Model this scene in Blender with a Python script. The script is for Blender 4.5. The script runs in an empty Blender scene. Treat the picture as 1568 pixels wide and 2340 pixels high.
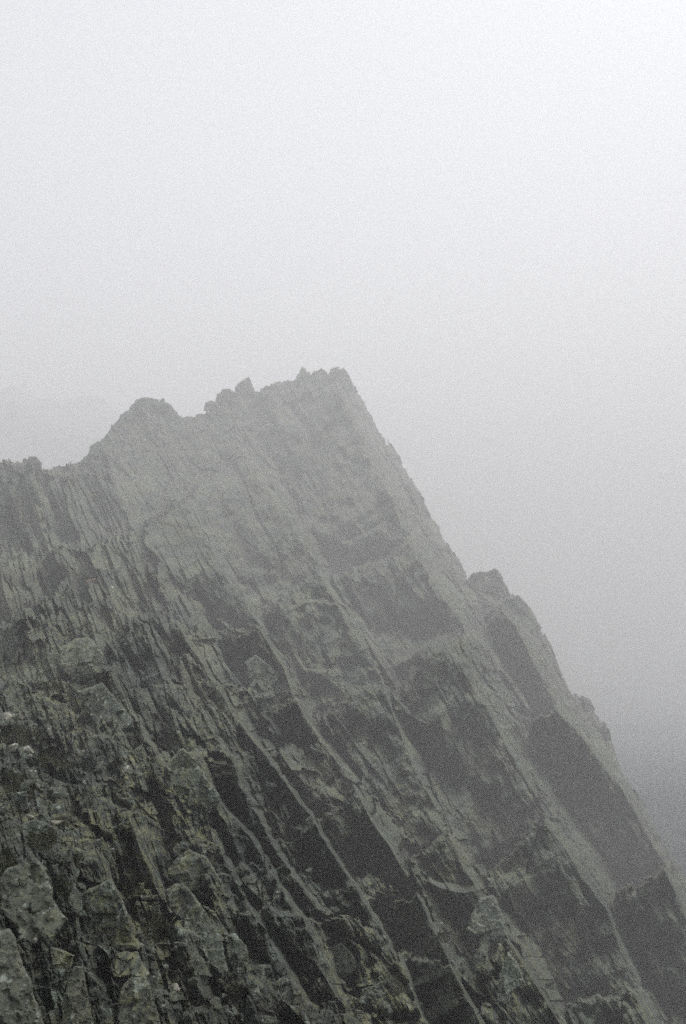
import bpy, math, random
import numpy as np
from mathutils import Vector
from mathutils.geometry import delaunay_2d_cdt

R = math.radians
SC = bpy.context.scene
COL = SC.collection
random.seed(7)

# ------------------------------------------------------------------ camera
F, CX, CY = 2600.0, 784.0, 1169.5          # focal length and centre of a 1568 x 2339 sketch of the view
PITCH = R(5.0)
cd = bpy.data.cameras.new('camera'); cam = bpy.data.objects.new('camera', cd); COL.objects.link(cam)
cd.sensor_fit = 'VERTICAL'; cd.sensor_height = 36.0; cd.lens = 36.0 * F / 2339.0
cd.clip_start = 0.1; cd.clip_end = 20000
cam.location = (0, 0, 0); cam.rotation_euler = (R(90) + PITCH, 0, 0)
SC.camera = cam

# ------------------------------------------------------------------ sky, sun, exposure
SUN_EL, SUN_AZ = R(52), R(35)              # azimuth clockwise from +Y (ahead of the camera, to the right)
w = bpy.data.worlds.new('World'); SC.world = w; w.use_nodes = True
nt = w.node_tree; nt.nodes.clear()
out = nt.nodes.new('ShaderNodeOutputWorld'); bg = nt.nodes.new('ShaderNodeBackground')
sky = nt.nodes.new('ShaderNodeTexSky'); sky.sky_type = 'NISHITA'; sky.sun_disc = False
sky.sun_elevation = SUN_EL; sky.sun_rotation = SUN_AZ; sky.dust_density = 5.0; sky.altitude = 2000
hs = nt.nodes.new('ShaderNodeHueSaturation'); hs.inputs['Saturation'].default_value = 0.2
nt.links.new(sky.outputs[0], hs.inputs['Color']); nt.links.new(hs.outputs[0], bg.inputs[0])
bg.inputs[1].default_value = 0.12
nt.links.new(bg.outputs[0], out.inputs[0])
sl = bpy.data.lights.new('sun', 'SUN'); so = bpy.data.objects.new('sun', sl); COL.objects.link(so)
sl.energy = 1.5; sl.angle = R(25); sl.color = (1.0, 0.94, 0.90)
sd = Vector((math.sin(SUN_AZ) * math.cos(SUN_EL), math.cos(SUN_AZ) * math.cos(SUN_EL), math.sin(SUN_EL)))
so.rotation_euler = sd.to_track_quat('Z', 'Y').to_euler()
SC.view_settings.view_transform = 'Standard'; SC.view_settings.look = 'None'
SC.view_settings.exposure = 1.04; SC.view_settings.gamma = 1
try:
    SC.cycles.use_denoising = False
    SC.cycles.volume_bounces = 3; SC.cycles.max_bounces = 6; SC.cycles.diffuse_bounces = 3
    SC.cycles.sample_clamp_indirect = 6
except Exception: pass
FOG_DENSITY, FOG_G = 0.0046, 0.2

def tag(o, label=None, cat=None, group=None, kind=None):
    if label: o['label'] = label
    if cat: o['category'] = cat
    if group: o['group'] = group
    if kind: o['kind'] = kind
    return o

def ray(x, y, D):
    """points in the world for sketch position and forward distance"""
    x = np.asarray(x, float); y = np.asarray(y, float)
    a = (x - CX) / F * D; b = -(y - CY) / F * D
    c, s = math.cos(PITCH), math.sin(PITCH)
    return np.stack([a, D * c - b * s, D * s + b * c], -1)

# ------------------------------------------------------------------ noise
def _h(ix, iy, seed):
    n = (ix.astype(np.int64) * 374761393 + iy.astype(np.int64) * 668265263 + seed * 974634777) & 0xffffffff
    n = ((n ^ (n >> 13)) * 1274126177) & 0xffffffff
    n = ((n ^ (n >> 16)) * 2246822519) & 0xffffffff
    return ((n ^ (n >> 15)) & 0xffffff) / float(0xffffff)
def vn(x, y, seed=0):
    fx = np.floor(x); fy = np.floor(y); u = x - fx; v = y - fy
    u = u * u * (3 - 2 * u); v = v * v * (3 - 2 * v)
    fx = fx.astype(np.int64); fy = fy.astype(np.int64)
    a = _h(fx, fy, seed); b = _h(fx + 1, fy, seed); c = _h(fx, fy + 1, seed); d = _h(fx + 1, fy + 1, seed)
    return (a * (1 - u) + b * u) * (1 - v) + (c * (1 - u) + d * u) * v - 0.5
def fbm(x, y, seed=0, o=4, g=0.5):
    r = 0; a = 1.0
    for i in range(o):
        r = r + a * vn(x, y, seed + i * 17); x = x * 2.03 + 5.1; y = y * 2.03 + 1.7; a *= g
    return r
def fc(x, y, seed): return facets(x + .25 * vn(x * 2.3, y * 2.3, seed + 9), y + .25 * vn(x * 2.1, y * 2.1, seed + 8), seed, .5)[0]
def facets(x, y, seed, tilt=0.6):
    """broken rock: every cell is a plane of its own height and tilt; also the distance to the cell's border"""
    fx = np.floor(x).astype(np.int64); fy = np.floor(y).astype(np.int64)
    best = np.full(x.shape, 9.0); sec = np.full(x.shape, 9.0); val = np.zeros(x.shape)
    for i in (-1, 0, 1):
        for j in (-1, 0, 1):
            cx = fx + i; cy = fy + j
            px = cx + 0.15 + 0.7 * _h(cx, cy, seed); py = cy + 0.15 + 0.7 * _h(cx, cy, seed + 1)
            d = np.maximum(abs(x - px) * 1.15, abs(y - py)) * 0.55 + np.hypot(x - px, y - py) * 0.45
            h = _h(cx, cy, seed + 2) - 0.5 + tilt * ((_h(cx, cy, seed + 3) - 0.35) * (x - px) * 1.4 + (_h(cx, cy, seed + 4) - 0.6) * (y - py) * 1.2)
            m = d < best
            sec = np.where(m, best, np.minimum(sec, d)); val = np.where(m, h, val); best = np.where(m, d, best)
    return val, sec - best

# ------------------------------------------------------------------ the mountain: traced beds
# smooth large form, distance in metres at places of the sketch
BASE = [(-150,1000,150),(-150,1400,80),(-150,1750,24),(-150,2050,14),(-150,2420,10),
        (0,1050,140),(0,1300,90),(0,1500,52),(0,1700,27),(0,1900,18.5),(0,2100,14.5),(0,2339,12),
        (300,1000,165),(300,1250,105),(300,1500,52),(300,1700,34),(300,1900,24),(300,2100,18),(300,2339,14),
        (350,920,175),(560,900,190),(560,1100,150),(560,1400,95),(560,1700,44),(560,1900,33),(560,2150,24),(560,2339,18),
        (740,850,205),(740,1100,155),(740,1400,105),(740,1700,66),(740,1950,40),(760,2150,31),(800,2339,24),
        (900,1000,190),(900,1200,150),(900,1500,100),(900,1800,68),(900,2150,38),(940,2339,30),
        (1060,1290,160),(1060,1500,110),(1060,1800,75),(1060,2100,48),(1100,2339,32),
        (1130,1330,165),(1250,1500,140),(1250,1800,92),(1250,2100,60),(1300,2339,42),
        (1400,1700,130),(1400,2000,84),(1450,2339,56),(1560,2000,110),(1600,2339,72),(1720,2339,90),(1720,2200,110)]
_b = np.array(BASE, float); _b[:, 2] *= np.maximum((_b[:, 2] / 160) ** .85, .0) * .72 + .26; _b[:, 2] = np.minimum(_b[:, 2], 120 + (_b[:, 2] - 120) * .85)
def _tps(r): return np.where(r > 0, r * r * np.log(np.maximum(r, 1e-9)), 0)
_P = _b[:, :2] / 1000; _n = len(_P)
_K = _tps(np.hypot(_P[:, None, 0] - _P[None, :, 0], _P[:, None, 1] - _P[None, :, 1])) + np.eye(_n) * 2e-3
_Q = np.c_[np.ones(_n), _P]
_W = np.linalg.solve(np.block([[_K, _Q], [_Q.T, np.zeros((3, 3))]]), np.r_[np.log(_b[:, 2]), 0, 0, 0])
def base(x, y):
    x = np.asarray(x, float) / 1000; y = np.asarray(y, float) / 1000
    r = _W[_n] + _W[_n + 1] * x + _W[_n + 2] * y
    for i in range(_n): r = r + _W[i] * _tps(np.hypot(x - _P[i, 0], y - _P[i, 1]))
    return r

# outline of the crest against the cloud
CREST = [(-200,1070),(-120,1040),(-60,1062),(0,1048),(25,1052),(58,1044),(80,1057),(105,1072),(125,1066),(150,1062),(178,1052),(198,1040),(206,1020),(228,1006),(245,992),
  (256,968),(272,952),(282,940),(298,934),(306,920),(318,910),(334,908),(345,913),(362,912),(380,921),(392,926),(402,938),(418,946),(432,950),(452,947),(470,940),(492,930),
  (520,916),(545,903),(570,896),(600,888),(618,874),(645,868),(675,862),(684,850),(692,841),(702,846),(712,850),(730,843),(744,852),(757,843),(770,838),(782,842),
  (792,856),(803,866),(818,890),(832,908),(842,940),(852,955),(868,985),(884,1010),(896,1018),(915,1050),(932,1078),(950,1112),(975,1155),(998,1195),(1012,1222),(1034,1254),
  (1056,1290),(1068,1318),(1078,1332),(1100,1340),(1130,1340),(1150,1356),(1166,1362),(1185,1364),(1206,1388),(1222,1408),(1238,1436),(1250,1452),(1262,1484),
  (1278,1518),(1290,1548),(1308,1582),(1330,1590),(1346,1600),(1358,1622),(1376,1640),(1388,1664),(1402,1700),(1412,1732),(1430,1776),(1448,1800),(1468,1832),(1482,1858),
  (1506,1905),(1522,1930),(1545,1962),(1568,2000),(1600,2050),(1650,2120),(1720,2220)]
# traced edges: (points, offset of the distance; minus is nearer, plus is deeper)
A1 = [(765,870),(800,950),(850,1060),(905,1170),(941,1251),(985,1320),(1021,1379),(1057,1447),(1081,1567),(1117,1623),(1149,1695),(1189,1755),(1221,1823),(1248,1887),(1291,1938),(1320,1985),(1381,2071),(1415,2160),(1445,2250),(1475,2339),(1510,2440)]
G1 = [(1073,1331),(1113,1403),(1141,1463),(1177,1539),(1210,1620),(1245,1715),(1281,1783),(1309,1837),(1338,1902),(1381,1963),(1405,2003),(1440,2090),(1500,2230),(1540,2339),(1580,2440)]
A0 = [(1140,1385),(1181,1435),(1213,1503),(1245,1563),(1273,1623),(1313,1663),(1341,1695),(1377,1751),(1421,1803),(1461,1871),(1500,1950),(1560,2080),(1640,2260)]
A2 = [(560,985),(600,1060),(650,1160),(700,1250),(740,1330),(790,1420),(833,1480),(869,1545),(898,1627),(925,1700),(960,1780),(1005,1870),(1045,1950),(1092,2040),(1145,2130),(1225,2250),(1280,2339),(1330,2440)]
G2 = [(592,990),(645,1075),(693,1162),(729,1245),(765,1320),(812,1390),(855,1450),(900,1530),(930,1595),(963,1692),(999,1775),(1050,1862),(1100,1950),(1150,2050),(1200,2130),(1270,2250),(1330,2350)]
A3 = [(405,1145),(432,1164),(468,1229),(504,1301),(540,1359),(600,1450),(640,1510),(664,1577),(693,1631),(725,1678),(754,1714),(808,1797),(860,1890),(905,1960),(960,2060),(1000,2140),(1060,2260),(1100,2339),(1140,2440)]
G3 = [(445,1160),(490,1230),(532,1300),(575,1370),(645,1470),(692,1560),(742,1640),(790,1710),(850,1800),(898,1880),(945,1960),(1005,2060),(1050,2150),(1110,2270)]
AE = [(300,1270),(340,1340),(378,1390),(420,1450),(457,1505),(502,1581),(556,1663),(603,1721),(653,1793),(704,1857),(754,1938),(808,2021),(848,2085),(891,2154),(927,2226),(975,2339),(1015,2440)]
LINES = [
 (A1, [-.055]), (G1, [.05,.06,.07,.08,.09,.09,.09,.08,.08]), (A0, [-.03]), (A2, [-.02,-.03,-.035]), (G2, [.04,.05,.055]), (A3, [-.045]), (G3, [.02,.05,.06]),
 (AE, [-.01,-.03,-.06,-.08,-.09,-.1]),
 ([(x + 9, y - 4) for x, y in AE[1:]], [.05,.09,.14,.2,.24,.28]),
 # the broad strip right of A1 runs back to the outline
 ([(815,885),(850,950),(895,1018),(930,1078),(975,1158),(1012,1225),(1056,1290)], [.10]),
 ([(805,925),(850,1010),(905,1110),(960,1210),(1020,1300)], [.015]), ([(818,925),(862,1008),(915,1105),(970,1203),(1030,1296)], [.05]),
 ([(1165,1370),(1238,1440),(1290,1550),(1346,1605),(1388,1668),(1430,1780),(1482,1862),(1545,1966),(1650,2125)], [.09]),
 ([(1230,1470),(1262,1540),(1300,1612),(1345,1672),(1385,1735),(1440,1810),(1490,1900),(1560,2020)], [.02]),
 ([(1240,1468),(1272,1538),(1310,1608),(1357,1672),(1397,1735),(1452,1810),(1502,1900),(1572,2020)], [.05]),
 # inside the strip of A1, thin beds
 ([(1040,1330),(1070,1390),(1110,1470),(1150,1570),(1190,1660),(1240,1760),(1300,1870),(1370,1990),(1420,2090)], [.0]),
 ([(1048,1328),(1079,1388),(1119,1468),(1159,1568),(1199,1658),(1249,1758),(1309,1868),(1379,1988),(1429,2088)], [.03]),
 # ledge on the great face, and the face under it
 ([(895,1512),(960,1472),(1012,1432)], [.035]), ([(903,1524),(965,1486),(1024,1446)], [-.035]), ([(940,1640),(1000,1660),(1095,1690)], [-.02]),
 # upper face rims
 ([(640,930),(665,950),(690,1000),(700,1040)], [-.02]), ([(655,925),(682,950),(706,1000),(716,1040)], [.025]),
 ([(785,1245),(840,1225),(895,1190)], [-.035]), ([(780,1236),(838,1216),(892,1180)], [.0]),
 ([(350,1205),(380,1165),(402,1143)], [-.04]), ([(342,1196),(372,1156),(396,1132)], [.03]),
 ([(235,1125),(300,1100),(345,1085)], [-.03]), ([(228,1112),(292,1086),(340,1072)], [.01]), ([(240,1160),(300,1175),(345,1190)], [.03]),
 ([(585,1600),(635,1580),(660,1572)], [-.03]), ([(582,1590),(630,1569),(652,1560)], [.02]), ([(650,1600),(680,1680),(715,1760),(760,1850)], [-.035]),
 ([(600,1620),(625,1700),(660,1790)], [.03]),
 ([(665,1392),(700,1378),(735,1375),(765,1392)], [-.03]), ([(663,1383),(700,1368),(738,1365),(770,1380)], [.01]),
 ([(730,1540),(765,1525),(780,1560),(785,1590)], [-.04]), ([(742,1530),(778,1516),(795,1560)], [.02]),
 # left crest ribs
 ([(60,1075),(90,1130),(112,1190),(128,1260),(160,1310)], [-.04]), ([(76,1072),(106,1128),(128,1188),(146,1255),(176,1300)], [.04]),
 ([(120,1090),(150,1150),(170,1210)], [-.03]), ([(134,1086),(163,1146),(184,1206)], [.03]),
 ([(0,1190),(40,1240),(75,1310),(105,1370),(130,1415)], [-.05]), ([(14,1182),(56,1236),(90,1308),(120,1368),(146,1412)], [.03]),
 ([(0,1330),(15,1400),(30,1460)], [-.03]),
 # foreground beds
 ([(150,1545),(168,1600),(180,1660),(195,1740),(210,1820)], [.06]),
 ([(230,1480),(262,1550),(292,1610),(330,1680),(352,1720),(372,1750)], [-.05]), ([(240,1476),(273,1546),(304,1606),(341,1676),(363,1716),(384,1745)], [.05]),
 ([(400,1490),(440,1590),(500,1696),(535,1755),(575,1840),(620,1930),(680,2015),(728,2078)], [-.045]), ([(410,1484),(451,1584),(511,1690),(547,1749),(587,1834),(632,1924),(692,2009),(740,2072)], [.06]),
 ([(436,1715),(461,1761),(504,1835),(531,1866),(574,1920),(614,1988),(660,2060),(710,2130),(760,2230),(805,2339),(840,2430)], [-.06]),
 ([(448,1708),(473,1755),(516,1829),(543,1860),(586,1914),(626,1982),(672,2054),(722,2124),(772,2224),(817,2333)], [.07]),
 ([(730,2100),(762,2140),(790,2190),(805,2260)], [.16]), ([(745,2090),(790,2130),(822,2180),(840,2260)], [-.03]),
 ([(290,1860),(330,1960),(372,2060),(400,2120)], [-.05]), ([(303,1855),(344,1955),(386,2055),(415,2115)], [.06]),
 ([(210,1900),(240,1990),(275,2080),(300,2140)], [-.04]), ([(222,1897),(252,1987),(288,2076),(313,2136)], [.05]),
 ([(480,1900),(530,2000),(590,2100),(650,2200),(700,2290)], [-.05]), ([(492,1894),(543,1994),(603,2094),(663,2194),(713,2284)], [.06]),
 ([(560,2020),(600,2060),(640,2120),(690,2180),(720,2240),(760,2310)], [-.06]), ([(548,2030),(586,2080),(620,2140)], [.06]),
 # rubble and lower right blocks
 ([(970,2010),(1010,2030),(1060,2040),(1120,2035),(1140,2050)], [-.06]), ([(965,1996),(1010,2014),(1062,2022),(1124,2016),(1146,2030)], [.03]),
 ([(1150,2110),(1190,2190),(1230,2260),(1270,2339)], [-.04]),
 ([(1010,1990),(1050,1960),(1085,1950)], [-.02]),
]
def densify(pts, step=14.0):
    o = []
    for (a, b), (c, d) in zip(pts[:-1], pts[1:]):
        n = max(1, int(math.hypot(c - a, d - b) / step))
        for k in range(n): o.append((a + (c - a) * k / n, b + (d - b) * k / n))
    o.append(tuple(map(float, pts[-1]))); return o

V, E, RV = [], [], []
for li, (pts, rs) in enumerate(LINES):
    d = densify(pts); n = len(d); st = len(V)
    for k, (x, y) in enumerate(d):
        t = k / (n - 1) * (len(rs) - 1) if len(rs) > 1 else 0
        i = int(min(t, len(rs) - 1.001)) if len(rs) > 1 else 0
        r = rs[i] + (rs[i + 1] - rs[i]) * (t - i) if len(rs) > 1 else rs[0]
        j = 0 if k in (0, n - 1) else 3.2
        end = min(1.0, (k + 1) / 3.0, (n - k) / 3.0)
        V.append(Vector((x + random.uniform(-j, j), y + random.uniform(-j, j) * .6)))
        RV.append(r * end * random.uniform(.8, 1.2))
        if k: E.append((st + k - 1, st + k))
for x, y in [(-260,800),(1800,800),(1800,2560),(-260,2560),(-260,1500),(-260,2000),(200,2560),(700,2560),(1300,2560),(1800,1800)]:
    V.append(Vector((x, y))); RV.append(0.0)
cv, ce, cf, ov, oe, of = delaunay_2d_cdt(V, E, [], 0, 1e-4)
cr = []
for i, o in enumerate(ov):
    if o: cr.append(RV[o[0]])
    else:
        p = cv[i]; k = sorted(range(len(V)), key=lambda q: (V[q] - p).length_squared)[:3]; cr.append(sum(RV[q] for q in k) / 3)

STEP = 1.75
xs = np.arange(-150, 1720, STEP); ys = np.arange(836, 2440, STEP)
GX, GY = np.meshgrid(xs, ys)
# slight waver so that no traced line stays ruler straight
WX = GX + 5.0 * fbm(GX / 60, GY / 60, 3, 3); WY = GY + 5.0 * fbm(GX / 60, GY / 60, 9, 3)
rel = np.zeros(GX.shape)
for f in cf:
    (x0, y0), (x1, y1), (x2, y2) = [tuple(cv[i]) for i in f]
    det = (y1 - y2) * (x0 - x2) + (x2 - x1) * (y0 - y2)
    if abs(det) < 1e-9: continue
    m = 7
    i0 = max(0, int((min(x0, x1, x2) - m - xs[0]) / STEP)); i1 = min(len(xs), int((max(x0, x1, x2) + m - xs[0]) / STEP) + 2)
    j0 = max(0, int((min(y0, y1, y2) - m - ys[0]) / STEP)); j1 = min(len(ys), int((max(y0, y1, y2) + m - ys[0]) / STEP) + 2)
    if i1 <= i0 or j1 <= j0: continue
    X = WX[j0:j1, i0:i1]; Y = WY[j0:j1, i0:i1]
    a = ((y1 - y2) * (X - x2) + (x2 - x1) * (Y - y2)) / det; b = ((y2 - y0) * (X - x2) + (x0 - x2) * (Y - y2)) / det
    c = 1 - a - b; q = (a >= -1e-6) & (b >= -1e-6) & (c >= -1e-6)
    sub = rel[j0:j1, i0:i1]; sub[q] = (a * cr[f[0]] + b * cr[f[1]] + c * cr[f[2]])[q]

# bedding coordinates: t across the beds, s along them
dy = GY - 1700; x0_ = GX.copy()
for _ in range(12):
    u = np.clip(x0_ / 900, 0, 1); x0_ = GX - dy * (.27 + .31 * u * u * (3 - 2 * u))
T_ = x0_
T = x0_ + 16 * fbm(GX / 190, GY / 190, 21, 3); S = GY * 1.15 + 14 * fbm(GX / 90, GY / 90, 31, 2)
# the beds as steps: broken faces stand square to the viewer, the bedding strips between an edge and its groove run back
def ext(pts, top, bot=None):
    p = [top] + list(pts)
    return p + ([bot] if bot else [])
def fan(t):
    u = min(max(t / 900, 0), 1); c = .27 + .31 * u * u * (3 - 2 * u)
    rr = random.Random(int(t) + 900); j = 0.0; o = []
    for y in range(800, 2480, 22):
        j = j * .8 + rr.uniform(-7, 7)
        if rr.random() < .06: j += rr.choice((-16, 16))
        o.append((t + (y - 1700) * c + 7 * math.sin(y / 97 + t) + j, y))
    return o
BANDS = [
 (fan(-60), fan(-48), None), (fan(62), fan(74), None), (fan(188), fan(199), None), (fan(268), fan(280), None), (fan(349), fan(360), None),
 (fan(428), fan(439), None), (fan(506), fan(517), None),
 (ext(AE, (120,880)), ext([(x + 10, y - 3) for x, y in AE], (130,880)), [1280,1430,1560,1700,1860,2010,2180]),
 (ext(A3, (290,880)), ext(G3, (310,880), (1180,2400)), [1143,1420,1590,1800,2040,2200]),
 (ext(A2, (510,880)), ext(G2, (540,880), (1380,2440)), [985,1320,1560,1900,2130]),
 (ext(A1, (740,820)), [(1010,820),(1040,1150),(1062,1290)] + G1, [900,1235,1445,1870,2250]),
 (ext(A0, (1100,1290)), ext([(x + 75, y + 5) for x, y in A0], (1180,1290)), [1395,1620,1980]),
]
GW = .7 * fc(T_ / 90, GY / 120, 830) + .25 * fc(T_ / 30, GY / 30, 860); SW = 1.3 * fc(T_ / 70, GY / 90, 803) + .5 * fc(T_ / 40, GY / 26, 804)
STRIP = np.zeros(GX.shape)
XW = WX.copy(); YW = WY.copy(); BI = np.zeros(GX.shape, int)
yrow = ys
lineA = [np.interp(yrow, [p[1] for p in a], [p[0] for p in a]) for a, g, l in BANDS]
lineG = [np.maximum(np.interp(yrow, [p[1] for p in g], [p[0] for p in g]), A + 6) for (a, g, l), A in zip(BANDS, lineA)]
for i in range(1, len(lineA)): lineA[i] = np.maximum(lineA[i], lineG[i - 1] + 8); lineG[i] = np.maximum(lineG[i], lineA[i] + 6)
KF = .22
XW = np.where(WX < lineA[0][:, None], WX, XW)
for i in range(len(BANDS)):
    A = lineA[i][:, None]; G = lineG[i][:, None]
    kf = KF
    if i < 8:
        An_ = lineA[i + 1][:, None]; u_ = np.clip((GY - 1250) / 250, 0, 1)
        G = A + (An_ - A) * np.clip(.76 + GW, .3, .93) * u_ + (G - A) * (1 - u_); kf = KF * (1 - u_) - .18 * u_
    elif i == 10: G = A + (G - A) * np.clip(1 + .35 * SW, .6, 1)
    elif i < 10: G = A + np.maximum((G - A) * np.clip(.7 + .9 * SW, .15, 1.3), 2)
    if i + 1 < len(BANDS):
        An = lineA[i + 1][:, None]
        vG = An - kf * (An - G)
        m = (WX >= G) & (WX < An); XW = np.where(m, An - kf * (An - WX), XW); BI[m] = i + 1
    else:
        vG = G + 60; m = WX >= G; XW = np.where(m, WX + 60, XW); BI[m] = i + 1
    m = (WX >= A) & (WX < G); STRIP[m] = 1 if i > 7 else 0; XW = np.where(m, A + (vG - A) * (WX - A) / (G - A), XW); BI[m] = i
KY = .2
LW = 30 * fc(T_ / 36, WY / 130, 700) + 14 * fc(T_ / 13, WY / 60, 720)
rng = random.Random(5)
WID = np.clip(.85 + 1.3 * fc(T_ / 60, GY / 60, 801) + .8 * fc(T_ / 30, GY / 24, 802), .2, 2.0)
for i in range(len(BANDS) + 1):
    m = BI == i
    if not m.any(): continue
    A = lineA[min(i, len(BANDS) - 1)][:, None] + 0 * WX
    led = BANDS[i][2] if i < len(BANDS) else None
    if not led:
        led = [840 + rng.uniform(0, 100)]
        while led[-1] < 2440: led.append(led[-1] + rng.uniform(70, 190) * (1.35 if i < 8 else 1))
    led = np.array([600] + list(led) + [2600], float)
    sl = (.5 + .5 * vn(WY / 130, WY * 0 + i, 650)) * np.minimum(WX - A, 0) + LW * (1 if i < 8 else .6)
    c = WY + sl
    k = np.clip(np.searchsorted(led, c, side='right') - 1, 0, len(led) - 2)
    top = led[k]; bot = led[k + 1]; mid = bot - .25 * (bot - top)
    ramp_ = np.clip(10 * WID * (.2 + 1.5 * _h(k, k * 0 + i, 811) ** 1.5), 2.0, 22)
    if i == 10: ramp_ = np.where(k == 3, 20, ramp_)
    # inside a block the distance stays near that of its lower part; over the ramp below its top edge it runs back
    ky = .40 + .22 * _h(k, k * 0 + i, 815) if i > 7 else KY + .4 * np.clip((GY - 1300) / 250, 0, 1)
    if i > 7: ky = ky + .45 * np.clip((1330 - GY) / 250, 0, 1)
    prev_top = led[np.maximum(k - 1, 0)]; pm = top - .25 * (top - prev_top); pf = pm + ky * (top - pm)
    f = mid + ky * (c - mid)
    r_ = np.clip((c - top) / ramp_, 0, 1)
    f = np.where(k > 0, pf + (f - pf) * r_, f)
    f = np.where(k == 0, c, f)
    if 7 < i < len(BANDS):        # the bedding strips run on past the ledges of the broken faces
        f = f + (c - f) * .75 * np.clip((WX - lineA[i][:, None]) / 9, 0, 1)
    YW = np.where(m, f - sl, YW)
# towards the upper left the beds lose themselves in broken rock
_u = np.clip((1500 - GY) / 260, 0, 1) * np.clip((470 - GX + .45 * (GY - 1143)) / 140, 0, 1) * .4
XW = XW * (1 - _u) + WX * _u; YW = YW * (1 - _u) + WY * _u
# where the rock is broken (1) and where it is a smooth joint face (0)
def blob(cx, cy, rx, ry, ang=0):
    c, s = math.cos(R(ang)), math.sin(R(ang)); X = GX - cx; Y = GY - cy
    return np.exp(-(((X * c + Y * s) / rx) ** 2 + ((-X * s + Y * c) / ry) ** 2) ** 1.5)
rough = np.where(GX > 540, .6, .7)
for a in [(850,1180,110,230,-28),(1000,1650,80,200,-28),(1270,2130,110,220,-28),(400,1330,60,130,-25),(930,1380,60,80,0),(1220,1600,30,200,-28)]:
    rough *= 1 - .5 * blob(*a)
near = np.clip((60 - np.exp(base(GX, GY))) / 45, 0, 1)
left = np.clip((AEx := np.interp(GY, [p[1] for p in AE], [p[0] for p in AE])) - GX, 0, 60) / 60
rough = np.clip(rough + .35 * near * left, 0, 1.1)
rough = np.clip(rough + .45 * STRIP, 0, 1.2)
crestd = GY - np.interp(GX, [p[0] for p in CREST], [p[1] for p in CREST])
rough = np.clip(rough + .5 * np.exp(-np.clip(crestd, 0, 999) / 50) * (GX < 820), 0, 1.2)

big_ = .7 + .3 * np.maximum(left * near, np.exp(-np.clip(crestd, 0, 999) / 70) * (GX < 700)); big_ = np.maximum(big_, .75 * np.clip((520 - GX) / 120, 0, 1))
fld = 0
for k, (pt, ps, amp, mixr) in enumerate([(62, 210, .62, .5), (30, 120, .58, .75), (14, 55, .55, .9), (7, 24, .5, 1.0)]):
    tt = T / pt + .35 * vn(T / pt * .7, S / 400, 50 + k); ss = S / ps + .5 * vn(T / pt, S / ps, 60 + k)
    v, e = facets(tt, ss, 100 + 10 * k, .9)
    crack = np.clip(1 - e / .10, 0, 1) * .22
    fld = fld + (-v + crack) * 2.6 * amp * pt / F * (rough * mixr + (1 - mixr) * .5) * (big_ if k < 2 else .15 + .85 * big_) * (1 - .4 * np.clip((1500 - GY) / 200, 0, 1) * (k > 0)) * (1 + STRIP * (.3, 1.6, 3.0, 3.4)[k])
# rounder, blockier breakage in the near left part and along the crest
v, e = facets(GX / 46 + .4 * fbm(GX / 40, GY / 40, 5, 2), GY / 52 + .4 * fbm(GX / 40, GY / 40, 6, 2), 300, 1.0)
fld = fld + (-v + np.clip(1 - e / .12, 0, 1) * .35) * .55 * 46 / F * np.maximum(left * near, np.maximum(.55 * np.clip((600 - GX) / 60, 0, 1), .3 + .4 * STRIP))
fld = fld + .06 * fbm(GX / 48, GY / 60, 888, 3) * np.clip((GX - 480) / 60, 0, 1)
v, e = facets(GX / 19 + .4 * fbm(GX / 20, GY / 20, 5, 2), GY / 22, 320, 1.0)
fld = fld + (-v + np.clip(1 - e / .15, 0, 1) * .35) * .6 * 19 / F * (left * near * .9 + .5 * np.exp(-np.clip(crestd, 0, 999) / 60))
CRACKS = [([(1219,1846),(1197,1862),(1183,1902),(1179,1956)],1.),([(1248,1887),(1226,1909),(1215,1956),(1208,1995)],1.),([(902,1649),(876,1671),(855,1689),(840,1717)],.9),
 ([(941,1461),(965,1463),(985,1452),(1000,1437)],.9),([(1013,1307),(1050,1352),(1101,1431)],1.1),([(1057,1451),(1075,1500),(1093,1535),(1125,1579)],1.),([(1121,1455),(1150,1500),(1178,1560)],1.),
 ([(1120,1640),(1160,1720),(1200,1790),(1235,1850)],.9),([(1150,1600),(1195,1690),(1240,1780),(1290,1880),(1350,1985)],.9),([(1236,1440),(1268,1520),(1300,1600),(1345,1680),(1400,1780),(1450,1870),(1510,1975)],1.2),
 ([(930,1110),(965,1190),(1005,1265),(1040,1320)],1.),([(870,1010),(905,1075),(945,1150)],1.),([(700,1080),(735,1140),(760,1200)],.7),([(880,1270),(905,1330),(900,1400)],.6),
 ([(1161,2172),(1153,2210),(1131,2240)],1.),([(1000,1560),(1040,1640),(1070,1720)],.6),([(640,1140),(690,1230),(720,1300)],.8),([(530,1050),(560,1110),(590,1190),(640,1270)],.8),
 ([(560,1790),(620,1880),(690,1980),(750,2070)],1.),([(600,1800),(660,1890),(730,2000),(800,2110),(850,2200)],.9),([(330,1560),(380,1650),(430,1730)],1.),([(1440,1990),(1480,2090),(1530,2200)],1.),
 ([(1400,2090),(1440,2170),(1480,2270),(1510,2339)],1.)]
for pts, wgt in CRACKS:
    dm = np.full(GX.shape, 99.)
    for (ax, ay), (bx_, by_) in zip(pts[:-1], pts[1:]):
        L2 = (bx_ - ax) ** 2 + (by_ - ay) ** 2; tt = np.clip(((WX - ax) * (bx_ - ax) + (WY - ay) * (by_ - ay)) / L2, 0, 1)
        dm = np.minimum(dm, np.hypot(WX - ax - tt * (bx_ - ax), WY - ay - tt * (by_ - ay)))
    dm = dm + 3 * fbm(GX / 12, GY / 12, 801, 2)
    fld = fld + .02 * wgt * np.exp(-(np.maximum(dm, 0) / 2.6) ** 2)
fld = fld + fbm(GX / 16, GY / 16, 77, 5, .6) * .009 * (.25 + .75 * rough)
lnD = base(XW, YW) + rel * 1.1 + fld
DD = np.exp(lnD)

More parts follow.
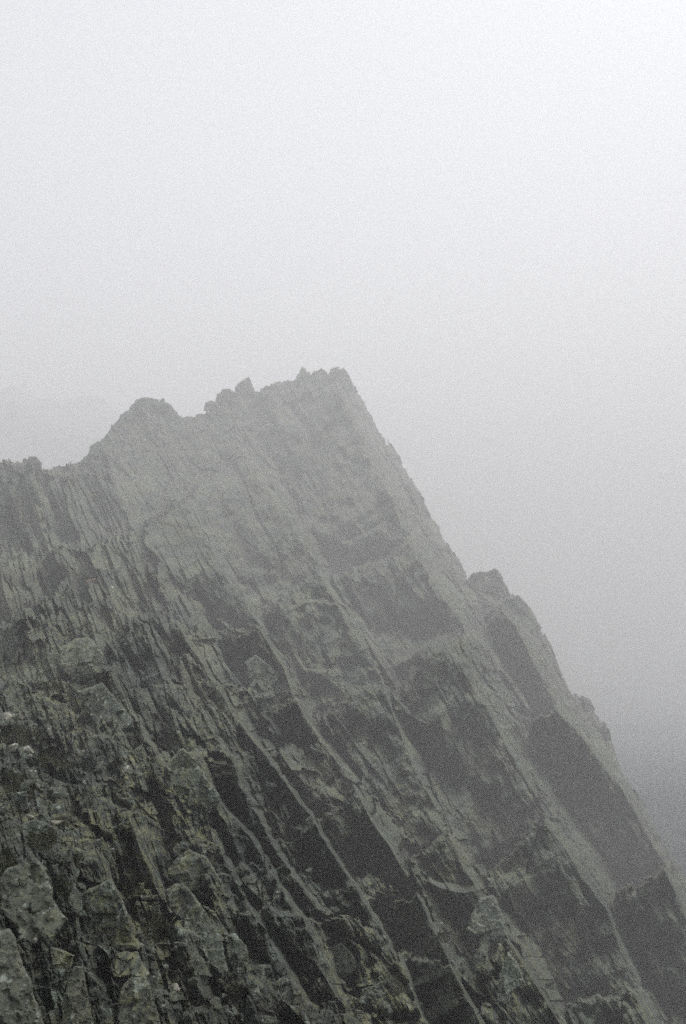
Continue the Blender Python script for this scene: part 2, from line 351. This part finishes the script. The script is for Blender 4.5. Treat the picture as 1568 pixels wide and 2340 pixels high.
def dsurf(x, y):
    i = int(round((x - xs[0]) / STEP)); j = int(round((y - ys[0]) / STEP))
    i = min(max(i, 2), len(xs) - 3); j = min(max(j, 2), len(ys) - 3)
    return float(np.median(DD[j - 2:j + 3, i - 2:i + 3]))

def mesh_obj(name, verts, faces, mat, parent=None, smooth=False):
    me = bpy.data.meshes.new(name)
    verts = np.asarray(verts, np.float32)
    me.vertices.add(len(verts)); me.vertices.foreach_set('co', verts.ravel())
    if isinstance(faces, np.ndarray):
        n, k = faces.shape; flat = faces.ravel().astype(np.int32); starts = np.arange(0, n * k, k, dtype=np.int32)
    else:
        flat = np.array([i for f in faces for i in f], np.int32); L = [len(f) for f in faces]; n = len(L)
        starts = np.r_[0, np.cumsum(L)[:-1]].astype(np.int32)
    me.loops.add(len(flat)); me.loops.foreach_set('vertex_index', flat)
    me.polygons.add(n); me.polygons.foreach_set('loop_start', starts)
    me.update(calc_edges=True); me.validate()
    me.polygons.foreach_set('use_smooth', [smooth] * len(me.polygons))
    me.materials.append(mat)
    o = bpy.data.objects.new(name, me); COL.objects.link(o)
    if parent: o.parent = parent
    return o

# ------------------------------------------------------------------ materials
def rock_material(name, tone=1.0, tint=(1, 1, 1), lichen=.5, scale=1.0, warm=.4):
    m = bpy.data.materials.new(name); m.use_nodes = True; n = m.node_tree; N = n.nodes; Lk = n.links
    b = N['Principled BSDF']; b.inputs['Roughness'].default_value = .88
    try: b.inputs['Specular IOR Level'].default_value = .25
    except Exception: pass
    geo = N.new('ShaderNodeNewGeometry')
    rot = N.new('ShaderNodeMapping'); rot.inputs['Rotation'].default_value = (R(8), R(-30), 0)
    Lk.new(geo.outputs['Position'], rot.inputs['Vector'])
    st = N.new('ShaderNodeMapping'); st.inputs['Scale'].default_value = (1, .25, .5); Lk.new(rot.outputs[0], st.inputs['Vector'])
    def noise(sc, det, src, rough=.6, dist=0):
        t = N.new('ShaderNodeTexNoise'); t.inputs['Scale'].default_value = sc * scale; t.inputs['Detail'].default_value = det
        t.inputs['Roughness'].default_value = rough; t.inputs['Distortion'].default_value = dist; Lk.new(src, t.inputs['Vector']); return t.outputs['Fac']
    def ramp(src, stops):
        r = N.new('ShaderNodeValToRGB'); e = r.color_ramp.elements
        while len(e) < len(stops): e.new(.5)
        for q, (p, c) in zip(e, stops): q.position = p; q.color = (*c, 1)
        Lk.new(src, r.inputs[0]); return r.outputs[0]
    def mix(f, a, c, mode='MIX'):
        x = N.new('ShaderNodeMix'); x.data_type = 'RGBA'; x.blend_type = mode
        if isinstance(f, float): x.inputs[0].default_value = f
        else: Lk.new(f, x.inputs[0])
        for s_, v_ in ((6, a), (7, c)):
            if isinstance(v_, tuple): x.inputs[s_].default_value = (*v_, 1)
            else: Lk.new(v_, x.inputs[s_])
        return x.outputs[2]
    def c(r, g, bl): return (r * tone * tint[0], g * tone * tint[1], bl * tone * tint[2])
    P = geo.outputs['Position']
    flat = N.new('ShaderNodeMapping'); flat.inputs['Scale'].default_value = (1, .22, 1); Lk.new(P, flat.inputs['Vector']); P = flat.outputs[0]
    big = noise(.35, 12, st.outputs[0], .68)
    col = ramp(big, [(.30, c(.075, .078, .070)), (.45, c(.125, .130, .118)), (.56, c(.185, .190, .170)), (.72, c(.29, .29, .265))])
    iron = ramp(noise(.16, 6, P, .6), [(.5, (0, 0, 0)), (.68, (1, 1, 1))])
    x = N.new('ShaderNodeMath'); x.operation = 'MULTIPLY'; x.inputs[1].default_value = warm; Lk.new(iron, x.inputs[0])
    col = mix(x.outputs[0], col, c(.19, .155, .115))
    fine = ramp(noise(9, 8, P, .75), [(.36, (.35, .35, .37)), (.5, (.9, .9, .9)), (.64, (1.8, 1.75, 1.6))])
    col = mix(.85, col, fine, 'MULTIPLY')
    wide = ramp(noise(.05, 7, st.outputs[0], .65), [(.36, (.62, .64, .66)), (.5, (1, 1, 1)), (.64, (1.5, 1.48, 1.4))]); col = mix(.8, col, wide, 'MULTIPLY')
    # lichen: yellow-green patches and pale grey crusts
    l1 = ramp(noise(5.0, 10, P, .72, .3), [(.48, (0, 0, 0)), (.57, (1, 1, 1))]); l2 = ramp(noise(.28, 3, P), [(.42, (0, 0, 0)), (.6, (1, 1, 1))])
    y = N.new('ShaderNodeMath'); y.operation = 'MULTIPLY'; Lk.new(l1, y.inputs[0]); Lk.new(l2, y.inputs[1])
    y2 = N.new('ShaderNodeMath'); y2.operation = 'MULTIPLY'; y2.inputs[1].default_value = lichen; Lk.new(y.outputs[0], y2.inputs[0])
    col = mix(y2.outputs[0], col, (.27, .27, .13))
    l3 = ramp(noise(5.5, 9, P, .7, .5), [(.56, (0, 0, 0)), (.64, (.85, .85, .85))])
    col = mix(l3, col, c(.46, .47, .44))
    Lk.new(col, b.inputs['Base Color'])
    h1 = noise(.9, 14, st.outputs[0], .7); h2 = noise(6, 12, P, .72)
    a = N.new('ShaderNodeMath'); a.operation = 'MULTIPLY_ADD'; a.inputs[1].default_value = .3; Lk.new(h2, a.inputs[0]); Lk.new(h1, a.inputs[2])
    bp = N.new('ShaderNodeBump'); bp.inputs['Strength'].default_value = .75; bp.inputs['Distance'].default_value = .5 / scale
    Lk.new(a.outputs[0], bp.inputs['Height']); Lk.new(bp.outputs[0], b.inputs['Normal'])
    return m
M_rock = rock_material('granite', .58, (.88, 1.03, .93), .75, 2.2)
M_block = rock_material('granite_block', .95, (.92, 1.03, .93), .6, 3.0)
M_pale = rock_material('pale_stone', 2.8, (1.02, 1, .95), .1)
M_orange = rock_material('rust_stone', 1.7, (1.5, 1.0, .7), .0)
M_dark = rock_material('dark_rock', .45, (.8, 1, 1.2), .1)

# ------------------------------------------------------------------ mountain mesh
cy_ = np.interp(xs, [p[0] for p in CREST], [p[1] for p in CREST])
cj = cy_[None, :] + (5 * fbm(GX / 13, GY / 13, 91, 4, .6) + 9 * fc(GX / 17, GY / 40, 93) + 5 * fc(GX / 7, GY / 20, 94)) * np.where(GX < 830, 1, 1.3)
mask = GY > cj
idx = -np.ones(GX.shape, np.int64); idx[mask] = np.arange(mask.sum())
pos = ray(GX[mask], GY[mask], DD[mask])
cell = mask[:-1, :-1] & mask[1:, :-1] & mask[:-1, 1:] & mask[1:, 1:]
q = np.stack([idx[:-1, :-1][cell], idx[1:, :-1][cell], idx[1:, 1:][cell], idx[:-1, 1:][cell]], -1)
# back of the mountain: every border edge is carried away from the viewer and down
ed = np.concatenate([q[:, [0, 1]], q[:, [1, 2]], q[:, [2, 3]], q[:, [3, 0]]])
key = np.sort(ed, 1); kk = key[:, 0] * 10000000 + key[:, 1]
_, inv, cnt = np.unique(kk, return_inverse=True, return_counts=True)
be = ed[cnt[inv] == 1]; bv = np.unique(be)
nb = len(bv); mp = {int(v): i for i, v in enumerate(bv)}
p0 = pos[bv]; r1 = p0 * 1.05; r1[:, 2] -= np.linalg.norm(p0, axis=1) * .012
r2 = p0 * 1.6; r2[:, 2] = -66
b0 = np.array([mp[int(v)] for v in be[:, 0]]); b1 = np.array([mp[int(v)] for v in be[:, 1]]); N0 = len(pos)
sk = np.concatenate([np.stack([be[:, 1], be[:, 0], N0 + b0, N0 + b1], -1), np.stack([N0 + b1, N0 + b0, N0 + nb + b0, N0 + nb + b1], -1)])
mountain = mesh_obj('mountain', np.concatenate([pos, r1, r2]), np.concatenate([q, sk]), M_rock)
tag(mountain, 'jagged grey rock ridge of steeply tilted slabs rising into the mist', None, None, 'structure')

# ------------------------------------------------------------------ loose and half-detached blocks
def inside(px, py, poly):
    n = len(poly); r = np.zeros(np.shape(px), bool); j = n - 1
    for i in range(n):
        xi, yi = poly[i]; xj, yj = poly[j]
        if yi != yj: r ^= ((yi > py) != (yj > py)) & (px < (xj - xi) * (py - yi) / (yj - yi) + xi)
        j = i
    return r
def block(name, label, cat, poly, up=.5, side=.25, lift=.12, thick=1.0, mat=None, group=None, seed=0, rough_=1.7):
    """a broken block: its face slopes back by `up` (towards the sky) and by `side` (to the right)"""
    rr = random.Random(seed + int(poly[0][0] * 7 + poly[0][1]))
    cx = sum(p[0] for p in poly) / len(poly); cy = sum(p[1] for p in poly) / len(poly)
    size = math.sqrt(abs(sum(poly[i - 1][0] * poly[i][1] - poly[i][0] * poly[i - 1][1] for i in range(len(poly)))) / 2)
    step = max(2.4, size / 26)
    o = densify(list(poly) + [poly[0]], step)[:-1]
    o = [(x + rr.uniform(-1, 1) * step * .3 + size * .05 * float(fbm(np.array(x / size * 4), np.array(y / size * 4), seed + 5)),
          y + rr.uniform(-1, 1) * step * .3 + size * .05 * float(fbm(np.array(x / size * 4), np.array(y / size * 4), seed + 6))) for x, y in o]
    n = len(o); P = [Vector(p) for p in o]
    bx = [p[0] for p in o]; by = [p[1] for p in o]
    gx, gy = np.meshgrid(np.arange(min(bx), max(bx), step), np.arange(min(by), max(by), step))
    gx = gx + np.random.RandomState(seed).uniform(-.35, .35, gx.shape) * step; gy = gy + np.random.RandomState(seed + 1).uniform(-.35, .35, gy.shape) * step
    k = inside(gx, gy, o); ip = np.stack([gx[k], gy[k]], -1)
    oa = np.array(o); dist = np.array([np.min(np.hypot(oa[:, 0] - a, oa[:, 1] - b)) for a, b in ip]) if len(ip) else np.array([])
    ip = ip[dist > step * .55] if len(ip) else ip; dist = dist[dist > step * .55] if len(dist) else dist
    P += [Vector((float(a), float(b))) for a, b in ip]
    res = delaunay_2d_cdt(P, [(i, (i + 1) % n) for i in range(n)], [], 1, 1e-5)
    vv = np.array([tuple(v) for v in res[0]]); tris = [tuple(f) for f in res[2]]
    border = np.zeros(len(vv), bool); ringmap = {}
    for i, og in enumerate(res[3]):
        for a in og:
            if a < n: border[i] = True; ringmap[a] = i
    sub = inside(GX[::3, ::3], GY[::3, ::3], o); dd = DD[::3, ::3][sub]
    D0 = float(np.percentile(dd, 30)) if dd.size > 3 else dsurf(cx, min(cy + size, 2400))
    D0 *= 1 - lift * size / F
    X, Y = vv[:, 0], vv[:, 1]
    d = -(Y - cy) * up * 1.5 + (X - cx) * side * 1.2
    f1, e1 = facets(X / (size * .42) + seed, Y / (size * .42), 500 + seed, 1.0); f3, e3 = facets(X / (size * .07), Y / (size * .08), 540 + seed, 1.2); f2, e2 = facets(X / (size * .15), Y / (size * .18), 520 + seed, 1.0)
    d = d - size * rough_ * (.17 * f1 + .045 * f2 + .012 * f3) + size * .02 * fbm(X / size * 14, Y / size * 14, seed, 3)
    d = d + np.where(border, size * .09, 0)
    Dv = D0 * (1 + d / F)
    pts = ray(X, Y, Dv)
    ring = [ringmap[i] for i in range(n) if i in ringmap]
    cxy = np.array([cx, cy]); rv = vv[ring]; rb = cxy + (rv - cxy) * 1.03
    Db = np.maximum(Dv[ring], D0) + thick * size / F * D0
    back = ray(rb[:, 0], rb[:, 1], Db); N = len(pts); m = len(ring)
    faces = [tuple(f) for f in tris]
    faces += [(ring[i], ring[(i + 1) % m], N + (i + 1) % m, N + i) for i in range(m)] + [tuple(N + i for i in range(m))]
    allp = np.concatenate([pts, back]); cen = allp.mean(0)
    ob = mesh_obj(name, allp - cen, faces, mat or M_block); ob.location = Vector(cen)
    import bmesh
    bm = bmesh.new(); bm.from_mesh(ob.data); bmesh.ops.recalc_face_normals(bm, faces=bm.faces); bm.to_mesh(ob.data); bm.free()
    return tag(ob, label, cat, group)

C5 = lambda L: [(x * .36, 1819 + y * .36) for x, y in L]
C4 = lambda L: [(x * .36, 1379 + y * .36) for x, y in L]
C7 = lambda L: [(502 + x * .36, 1819 + y * .36) for x, y in L]
C8 = lambda L: [(1003 + x * .36, 1819 + y * .36) for x, y in L]
G1_ = 'half-detached blocks of the near slope'
B = [
 ('rock_block','big lichen-speckled block with a pointed top at the lower left edge',C5([(0,560),(60,470),(150,440),(190,350),(290,470),(330,640),(420,790),(300,950),(270,1100),(170,1080),(110,860),(0,720)]),.75,.3,.3),
 ('rock_block','broad pale-spotted slab filling the bottom left corner',C5([(-60,850),(60,850),(110,930),(130,1030),(200,1200),(260,1380),(300,1500),(-60,1500)]),.8,.35,.5),
 ('rock_block','upright yellow-lichened wedge hanging over the black cleft at lower left',C5([(320,960),(400,980),(470,1010),(440,1130),(400,1250),(370,1250),(340,1140)]),.45,.3,.5),
 ('rock_block','narrow tall block right of the black cleft, cut off by the bottom of the picture',C5([(470,1085),(525,1080),(560,1300),(610,1500),(400,1500),(395,1330),(430,1200)]),.6,.35,.4),
 ('rock_slab','thin light-edged slab roofing the square dark hollow',C5([(515,1045),(610,1015),(800,985),(870,990),(950,1130),(930,1160),(820,1135),(720,1140),(690,1060),(600,1050)]),1.1,.4,.6),
 ('rock_block','blunt grey block below the light-edged roof slab',C5([(830,1145),(930,1150),(965,1250),(1040,1500),(740,1500),(750,1300),(790,1200)]),.55,.3,.45),
 ('rock_block','large dull face between two long cracks above the roof slab',C5([(560,600),(700,520),(790,660),(830,860),(900,965),(780,985),(530,1030),(510,900),(530,700)]),.3,.15,.05),
 ('rock_slab','long rounded rib starting from a knobbly top and pointing down right',C5([(1060,610),(1110,560),(1160,555),(1250,650),(1330,780),(1400,890),(1450,1100),(1420,1150),(1340,1080),(1210,900),(1120,760),(1070,700)]),.7,.5,.4),
 ('rock_block','triangular brown-lichened block with an overhung lower edge',C5([(1050,490),(1120,400),(1205,335),(1300,380),(1350,450),(1410,545),(1200,610),(1150,550)]),.65,.35,.4),
 ('rock_block','small squarish block between the long ribs near the bottom',C5([(1430,885),(1500,875),(1570,960),(1580,1150),(1540,1180),(1480,1120),(1440,1010)]),.55,.35,.4),
 ('rock_block','dark-fronted block with a light peaked cap in the middle of the near slope',C4([(1060,1020),(1110,960),(1165,920),(1225,960),(1290,1080),(1400,1240),(1330,1330),(1180,1290),(1090,1200)]),.35,.35,.35),
 ('rock_block','pale lichened block with white-edged crest beside a dark recess',C4([(490,555),(560,535),(650,510),(720,580),(780,660),(850,745),(780,800),(640,840),(590,740),(540,640)]),.8,.4,.35),
 ('rock_block','rounded block above the mossy shelf on the left',C4([(385,290),(470,225),(560,215),(590,240),(650,310),(640,440),(560,490),(470,480),(400,430)]),.7,.3,.35),
 ('rock_block','smooth yellow-blotched slab ending in a rounded lip near the bottom centre',C7([(320,1200),(400,1150),(470,1180),(520,1245),(500,1310),(455,1335),(390,1290),(330,1260)]),.7,.3,.5),
 ('rock_block','short square-ended block in the dark gap near the bottom',C7([(170,1185),(220,1155),(245,1210),(272,1280),(225,1310),(190,1250)]),.6,.3,.5),
 ('rock_block','long flat stone lying on the bottom edge of the picture',C7([(235,1400),(290,1388),(360,1400),(362,1432),(300,1446),(240,1440)]),1.2,.2,.6),
 ('rock_block','cracked dark block under the small pale stone in the shadowed notch',C7([(660,1000),(760,930),(830,980),(890,1080),(800,1150),(730,1170),(690,1090)]),.2,.1,.3),
 ('rock_block','low angular block in the shadowed notch near the bottom centre',C7([(900,1225),(980,1200),(1020,1290),(960,1340),(890,1310)]),.5,.2,.4),
 ('rock_block','large fractured grey block leaning against the dark wall at lower right',C8([(170,850),(255,645),(350,640),(400,780),(440,950),(400,1080),(300,1180),(215,1050),(270,890),(200,860)]),.55,.25,.5),
 ('rock_block','split block with a long crack just above the bottom rubble on the right',C8([(385,1130),(440,985),(490,1050),(550,1180),(470,1230),(440,1330),(375,1310),(360,1220)]),.6,.3,.5),
 ('rock_slab','thin sliver of slab with a square pale foot on the dark wall',C8([(640,225),(690,215),(745,330),(800,480),(880,570),(955,690),(900,695),(845,600),(780,480),(700,340)]),.4,.5,.5),
 ('rock_block','small angular pale block set in the middle face',[(735,1545),(762,1528),(776,1534),(784,1560),(788,1588),(770,1570),(752,1556)],.9,.3,.5),
 ('rock_block','blocky ledge stone at the foot of the first dark gully',[(560,1515),(585,1498),(640,1540),(668,1570),(620,1592),(590,1600),(575,1560)],.5,.4,.2),
 ('rock_block','knobbly grey block in the scree at the left edge',C4([(30,640),(110,660),(135,710),(90,730),(40,690)]),.7,.2,.6),
 ('rock_block','small block with an arched pale back above the dark turf',C5([(120,190),(200,150),(290,160),(330,190),(270,230),(180,260),(130,240)]),.8,.2,.6),
 ('rock_block','steep lichened block with a white upper edge left of the turf hollow',C5([(250,95),(275,85),(335,150),(340,180),(310,175)]),.8,.5,.8),
 ('rock_block','tilted plate standing in the scree',C4([(170,1190),(100,1200),(60,1260),(110,1330),(180,1300)]),.3,.3,.5),
 ('rock_block','upright twin block on the scree with light right side',C4([(520,1130),(545,1120),(580,1250),(590,1390),(560,1370),(530,1240)]),.3,.7,.7),
 ('rock_block','dark hollow-backed block beside the long crack',C5([(610,280),(650,262),(690,340),(740,430),(700,440),(650,360)]),.2,.3,.5),
 ('boulder','tall pointed boulder standing on the misty crest',[(537,903),(538,884),(548,874),(560,866),(569,861),(574,872),(580,886),(584,903),(570,912),(550,912)],.15,.2,.2),
 ('boulder','rounded boulder on the crest left of the tall pointed one',[(492,926),(496,900),(505,897),(509,889),(525,888),(533,895),(542,899),(543,926)],.25,.2,.2),
 ('boulder','smallest round boulder at the left end of the crest group',[(466,938),(471,919),(482,914),(490,918),(500,922),(501,942)],.25,.2,.2),
 ('boulder','squat boulder crowning the left end of the summit',[(668,884),(680,856),(692,838),(698,847),(708,850),(718,886)],.2,.2,.2),
 ('boulder','blunt boulder at the right end of the summit',[(746,886),(752,855),(759,841),(769,837),(776,843),(785,840),(797,857),(812,892)],.2,.2,.2),
]
B += [
 ('rock_block','dark square-topped tower standing off the right side of the strip',[(1071,1322),(1080,1311),(1092,1308),(1112,1305),(1132,1299),(1146,1315),(1156,1338),(1166,1356),(1160,1384),(1128,1392),(1108,1392),(1090,1368)],.05,.05,.3),
 ('rock_block','pale shattered block at the right foot of the dark tower',[(1124,1388),(1140,1372),(1166,1364),(1186,1361),(1206,1385),(1222,1408),(1237,1434),(1206,1446),(1172,1428),(1150,1432),(1130,1412)],.6,.5,.35),
 ('boulder','broad block at the top of the left crest knoll',[(306,928),(312,914),(330,907),(350,910),(362,913),(368,930),(350,944),(322,944)],.2,.2,.2),
 ('boulder','small notched block on the right shoulder of the left knoll',[(366,926),(372,917),(386,921),(396,932),(398,944),(380,948)],.2,.2,.2),
 ('boulder','leaning block on the left shoulder of the knoll',[(268,968),(276,948),(290,938),(304,940),(306,960),(290,974)],.25,.2,.2),
 ('boulder','jutting block halfway down the left side of the knoll',[(206,1036),(212,1016),(226,1008),(240,1014),(242,1036),(224,1046)],.25,.2,.2),
 ('boulder','low block on the crest near the left edge of the picture',[(58,1060),(66,1044),(82,1042),(96,1056),(94,1074),(72,1076)],.25,.2,.2),
 ('boulder','middle boulder of the summit, between the squat and the blunt one',[(710,886),(716,849),(729,846),(734,841),(746,850),(754,886)],.25,.2,.2),
 ('rock_block','overhanging block jutting from the right skyline below the tower',[(1318,1602),(1330,1588),(1346,1596),(1360,1618),(1352,1634),(1334,1622)],.3,.2,.4),
 ('rock_block','dark knob on the right skyline lower down',[(1364,1668),(1378,1656),(1392,1664),(1396,1686),(1382,1696),(1368,1688)],.0,.0,.6),
]
for i, (nm, lab, poly, up, side, lift) in enumerate(B):
    block(nm, lab, {'rock_block': 'rock', 'rock_slab': 'rock slab', 'boulder': 'boulder'}[nm], poly, up, side, lift, seed=i,
          group={'boulder': 'boulders standing on the crest'}.get(nm, G1_))

# loose stones: a few hull shapes, every stone an object of its own
import bmesh
def hull(seed, flat):
    rr = random.Random(seed); bm = bmesh.new()
    for _ in range(22):
        v = Vector((rr.gauss(0, 1), rr.gauss(0, 1), rr.gauss(0, 1))).normalized() * rr.uniform(.8, 1.1)
        bm.verts.new((v.x, v.y * rr.uniform(.7, .9), v.z * flat))
    r = bmesh.ops.convex_hull(bm, input=bm.verts)
    bmesh.ops.delete(bm, geom=[g for g in r['geom_interior'] if isinstance(g, bmesh.types.BMVert)], context='VERTS')
    bmesh.ops.bevel(bm, geom=list(bm.edges), offset=.07, segments=1, affect='EDGES')
    bmesh.ops.recalc_face_normals(bm, faces=bm.faces)
    me = bpy.data.meshes.new('stone'); bm.to_mesh(me); bm.free(); return me
SHAPES = {}
def stone(x, y, px, mat, label, group=None, cat='stone', name='loose_stone', flat=.6, rz=None, D=None, rr=random):
    k = (rr.randrange(9), round(flat, 1), mat.name)
    if k not in SHAPES: SHAPES[k] = hull(k[0] * 31 + 3, flat); SHAPES[k].materials.append(mat)
    D = D or dsurf(x, y) ; s = px / 2 / F * D
    o = bpy.data.objects.new(name, SHAPES[k]); COL.objects.link(o)
    o.location = Vector(ray(x, y, D - s * .85)); o.scale = (s * rr.uniform(.85, 1.25), s, s * rr.uniform(.8, 1.1))
    o.rotation_euler = (rr.uniform(-.5, .5), rr.uniform(-.6, .9), rr.uniform(0, 6.28))
    return tag(o, label, cat, group)
stone(212, 1331, 38, M_orange, 'rust-orange stone wedged below the left crest, the only orange one')
stone(256, 1342, 13, M_pale, 'tiny white stone just right of the orange stone')
stone(24, 1713, 44, M_pale, 'larger of two pale rounded stones on the turf at the left edge', flat=.7)
stone(64, 1716, 33, M_pale, 'smaller of two pale rounded stones side by side on the turf at left', flat=.8)
stone(397, 2167, 17, M_pale, 'round white stone in the dark gully at the bottom')
stone(403, 2262, 27, M_pale, 'oval whitish stone low in the dark gully', flat=.7)
stone(374, 2218, 38, M_block, 'grey flat-topped boulder between the two white gully stones', cat='boulder', name='boulder', flat=.7)
stone(312, 2132, 34, M_block, 'angular grey stone at the lip of the turf above the gully')
stone(323, 2157, 18, M_pale, 'thin pale chip lying under the angular grey stone', flat=.3)
stone(13, 2183, 15, M_pale, 'small white chip on the corner slab at bottom left', flat=.4)
stone(82, 2150, 22, M_pale, 'white quartz lump on the big lichened block at left', flat=.9)
stone(135, 2178, 17, M_pale, 'slim white streaked chip beside the hanging wedge', flat=.5)
stone(765, 2148, 19, M_pale, 'lone pale stone perched at the head of the shadowed notch', flat=.8)
stone(1345, 2068, 15, M_pale, 'pale square chip at the foot of the thin sliver slab', flat=.7)
stone(50, 1640, 32, M_pale, 'long pale stone lying aslant at the top of the scree', flat=.4)
stone(60, 1655, 24, M_block, 'grey cube-like stone just under the long pale stone', flat=.8)
stone(125, 1880, 30, M_pale, 'bright split stone on the bank above the dark turf', flat=.5)
stone(163, 2098, 13, M_pale, 'small pale stone beside the turf pocket at left', flat=.5)
rs = random.Random(12)
def scatter(n, x0, x1, y0, y1, s0, s1, label, group, pale=.2):
    for _ in range(n):
        x, y = rs.uniform(x0, x1), rs.uniform(y0, y1)
        px = s0 + (s1 - s0) * rs.random() ** 2.2; pl = rs.random() < pale; fl = rs.choice((.5, .7, .9))
        w_ = ' '.join([('tiny', 'small', 'fist-like', 'chunky')[min(3, int((px - s0) / (s1 - s0) * 4))], 'whitish' if pl else 'grey', {.5: 'flat', .7: 'angular', .9: 'blocky'}[fl]])
        stone(x, y, px, M_pale if pl else M_block, w_ + ' ' + label, group, flat=fl, rr=rs)
scatter(75, -10, 190, 1630, 1880, 9, 36, 'stone in the grassy scree at the left edge', 'scree stones at the left edge', .22)
scatter(30, 150, 330, 1750, 1970, 7, 28, 'stone lodged among the broken beds right of the scree', 'stones among the near beds', .12)
scatter(26, 330, 450, 2120, 2330, 10, 34, 'stone fallen into the dark gully at the bottom', 'stones in the dark gully', .1)
scatter(34, 1000, 1120, 2030, 2330, 6, 24, 'stone in the rubble chute at lower right', 'rubble chute stones', .1)
scatter(26, 1120, 1390, 2255, 2335, 6, 20, 'stone in the rubble along the bottom right', 'rubble stones along the bottom right', .05)
scatter(24, 780, 1010, 2240, 2335, 6, 22, 'stone in the rubble at the bottom centre', 'rubble stones at the bottom centre', .1)
scatter(16, 1320, 1400, 2010, 2080, 4, 11, 'chip on the right-hand strip', 'chips on the right-hand strip', .3)
scatter(22, 440, 660, 950, 985, 4, 12, 'stone littering the misty saddle below the boulders', 'stones on the misty saddle', .3)

# ------------------------------------------------------------------ turf and moss cushions
gm = bpy.data.materials.new('turf'); gm.use_nodes = True; gn = gm.node_tree
gb = gn.nodes['Principled BSDF']; gb.inputs['Roughness'].default_value = .8
oi = gn.nodes.new('ShaderNodeTexNoise'); oi.inputs['Scale'].default_value = 6; gg = gn.nodes.new('ShaderNodeNewGeometry'); gn.links.new(gg.outputs['Position'], oi.inputs['Vector'])
gr = gn.nodes.new('ShaderNodeValToRGB'); e = gr.color_ramp.elements; e[0].position = .38; e[0].color = (.028, .045, .014, 1); e[1].position = .62; e[1].color = (.085, .078, .028, 1)
gn.links.new(oi.outputs['Fac'], gr.inputs[0]); gn.links.new(gr.outputs[0], gb.inputs['Base Color'])
PATCH = [(45,1688,50,16),(108,1738,42,15),(30,1788,27,20),(112,1570,30,9),(98,1916,30,26),(142,2026,22,24),(14,1972,20,26),(306,2036,20,15),(362,2122,34,30),(540,2268,16,18),
         (140,1880,20,10),(30,1665,26,9),(150,1750,20,10),(60,1820,20,10),(1012,2140,12,14),(180,1960,12,8)]
gv, gf = [], []
rg = random.Random(3)
for cx, cy, rx, ry in PATCH:
    for _ in range(int(rx * ry * 1.5)):
        a = rg.uniform(0, 6.283); q_ = math.sqrt(rg.random()); x = cx + rx * q_ * math.cos(a) * 1.1; y = cy + ry * q_ * math.sin(a) * 1.1
        D = dsurf(x, y); p = ray(x, y, D * .998); h = rg.uniform(5, 11) / F * D; wd = h * .12
        L = p + np.array([rg.gauss(0, .45) * h, rg.gauss(-.4, .35) * h, h * rg.uniform(.5, 1.1)]); t_ = rg.uniform(0, 3.14); dv = np.array([math.cos(t_), math.sin(t_), 0]) * wd
        mid = (p + L) / 2 + np.array([0, 0, h * .15]); k = len(gv)
        gv += [p - dv, p + dv, mid + dv * .7, mid - dv * .7, L]; gf += [(k, k + 1, k + 2, k + 3), (k + 3, k + 2, k + 4)]
if gv: tag(mesh_obj('grass', np.array(gv), gf, gm), 'short olive-brown turf growing in cushions between the near rocks', 'grass', None, 'stuff')


# ------------------------------------------------------------------ valley ground and the far slopes
def sheet(name, f, x0, x1, y0, y1, nx, ny, mat, label):
    X, Y = np.meshgrid(np.linspace(x0, x1, nx), np.linspace(y0, y1, ny)); Z = f(X, Y)
    i = np.arange(nx * ny).reshape(ny, nx)
    fq = np.stack([i[:-1, :-1], i[:-1, 1:], i[1:, 1:], i[1:, :-1]], -1).reshape(-1, 4)
    return tag(mesh_obj(name, np.stack([X, Y, Z], -1).reshape(-1, 3), fq, mat, smooth=True), label, None, None, 'structure')
def valley(X, Y):
    return -12 - 50 * (1 - np.exp(-np.maximum(Y, -100) / 430)) + fbm(X / 90, Y / 90, 400, 5) * 4 - np.clip(-X, 0, 100) * .1
sheet('ground', valley, -1400, 1400, -300, 1500, 240, 200, M_dark, 'dark valley floor below the ridge')
def peak(X, Y):
    r = np.hypot(X + 250, (Y - 790) / 1.3)
    return np.minimum(160 - r * .5 - np.clip(X + 95, 0, 400) * 1.7 + 40 * fbm(X / 90, Y / 90, 410, 7, .6), 156)
sheet('far_peak', lambda X, Y: np.maximum(peak(X, Y), -122), -680, 100, 520, 1180, 180, 150, M_dark, 'dim peak almost lost in the cloud behind the left crest')

# ------------------------------------------------------------------ the mist
HT = 164.0
hv = [(x, y, z) for z in (-130, HT) for y in (-300, 1500) for x in (-1400, 1400)]
hm = bpy.data.materials.new('mist'); hm.use_nodes = True; hn = hm.node_tree; hn.nodes.clear()
ho = hn.nodes.new('ShaderNodeOutputMaterial'); pv = hn.nodes.new('ShaderNodeVolumePrincipled')
pv.inputs['Color'].default_value = (.975, .98, .985, 1); pv.inputs['Density'].default_value = FOG_DENSITY; pv.inputs['Anisotropy'].default_value = FOG_G
hn.links.new(pv.outputs[0], ho.inputs['Volume'])
haze = mesh_obj('haze', hv, [(0, 2, 3, 1), (4, 5, 7, 6), (0, 1, 5, 4), (2, 6, 7, 3), (0, 4, 6, 2), (1, 3, 7, 5)], hm)
tag(haze, 'even grey mountain mist filling the air', None, None, 'stuff')
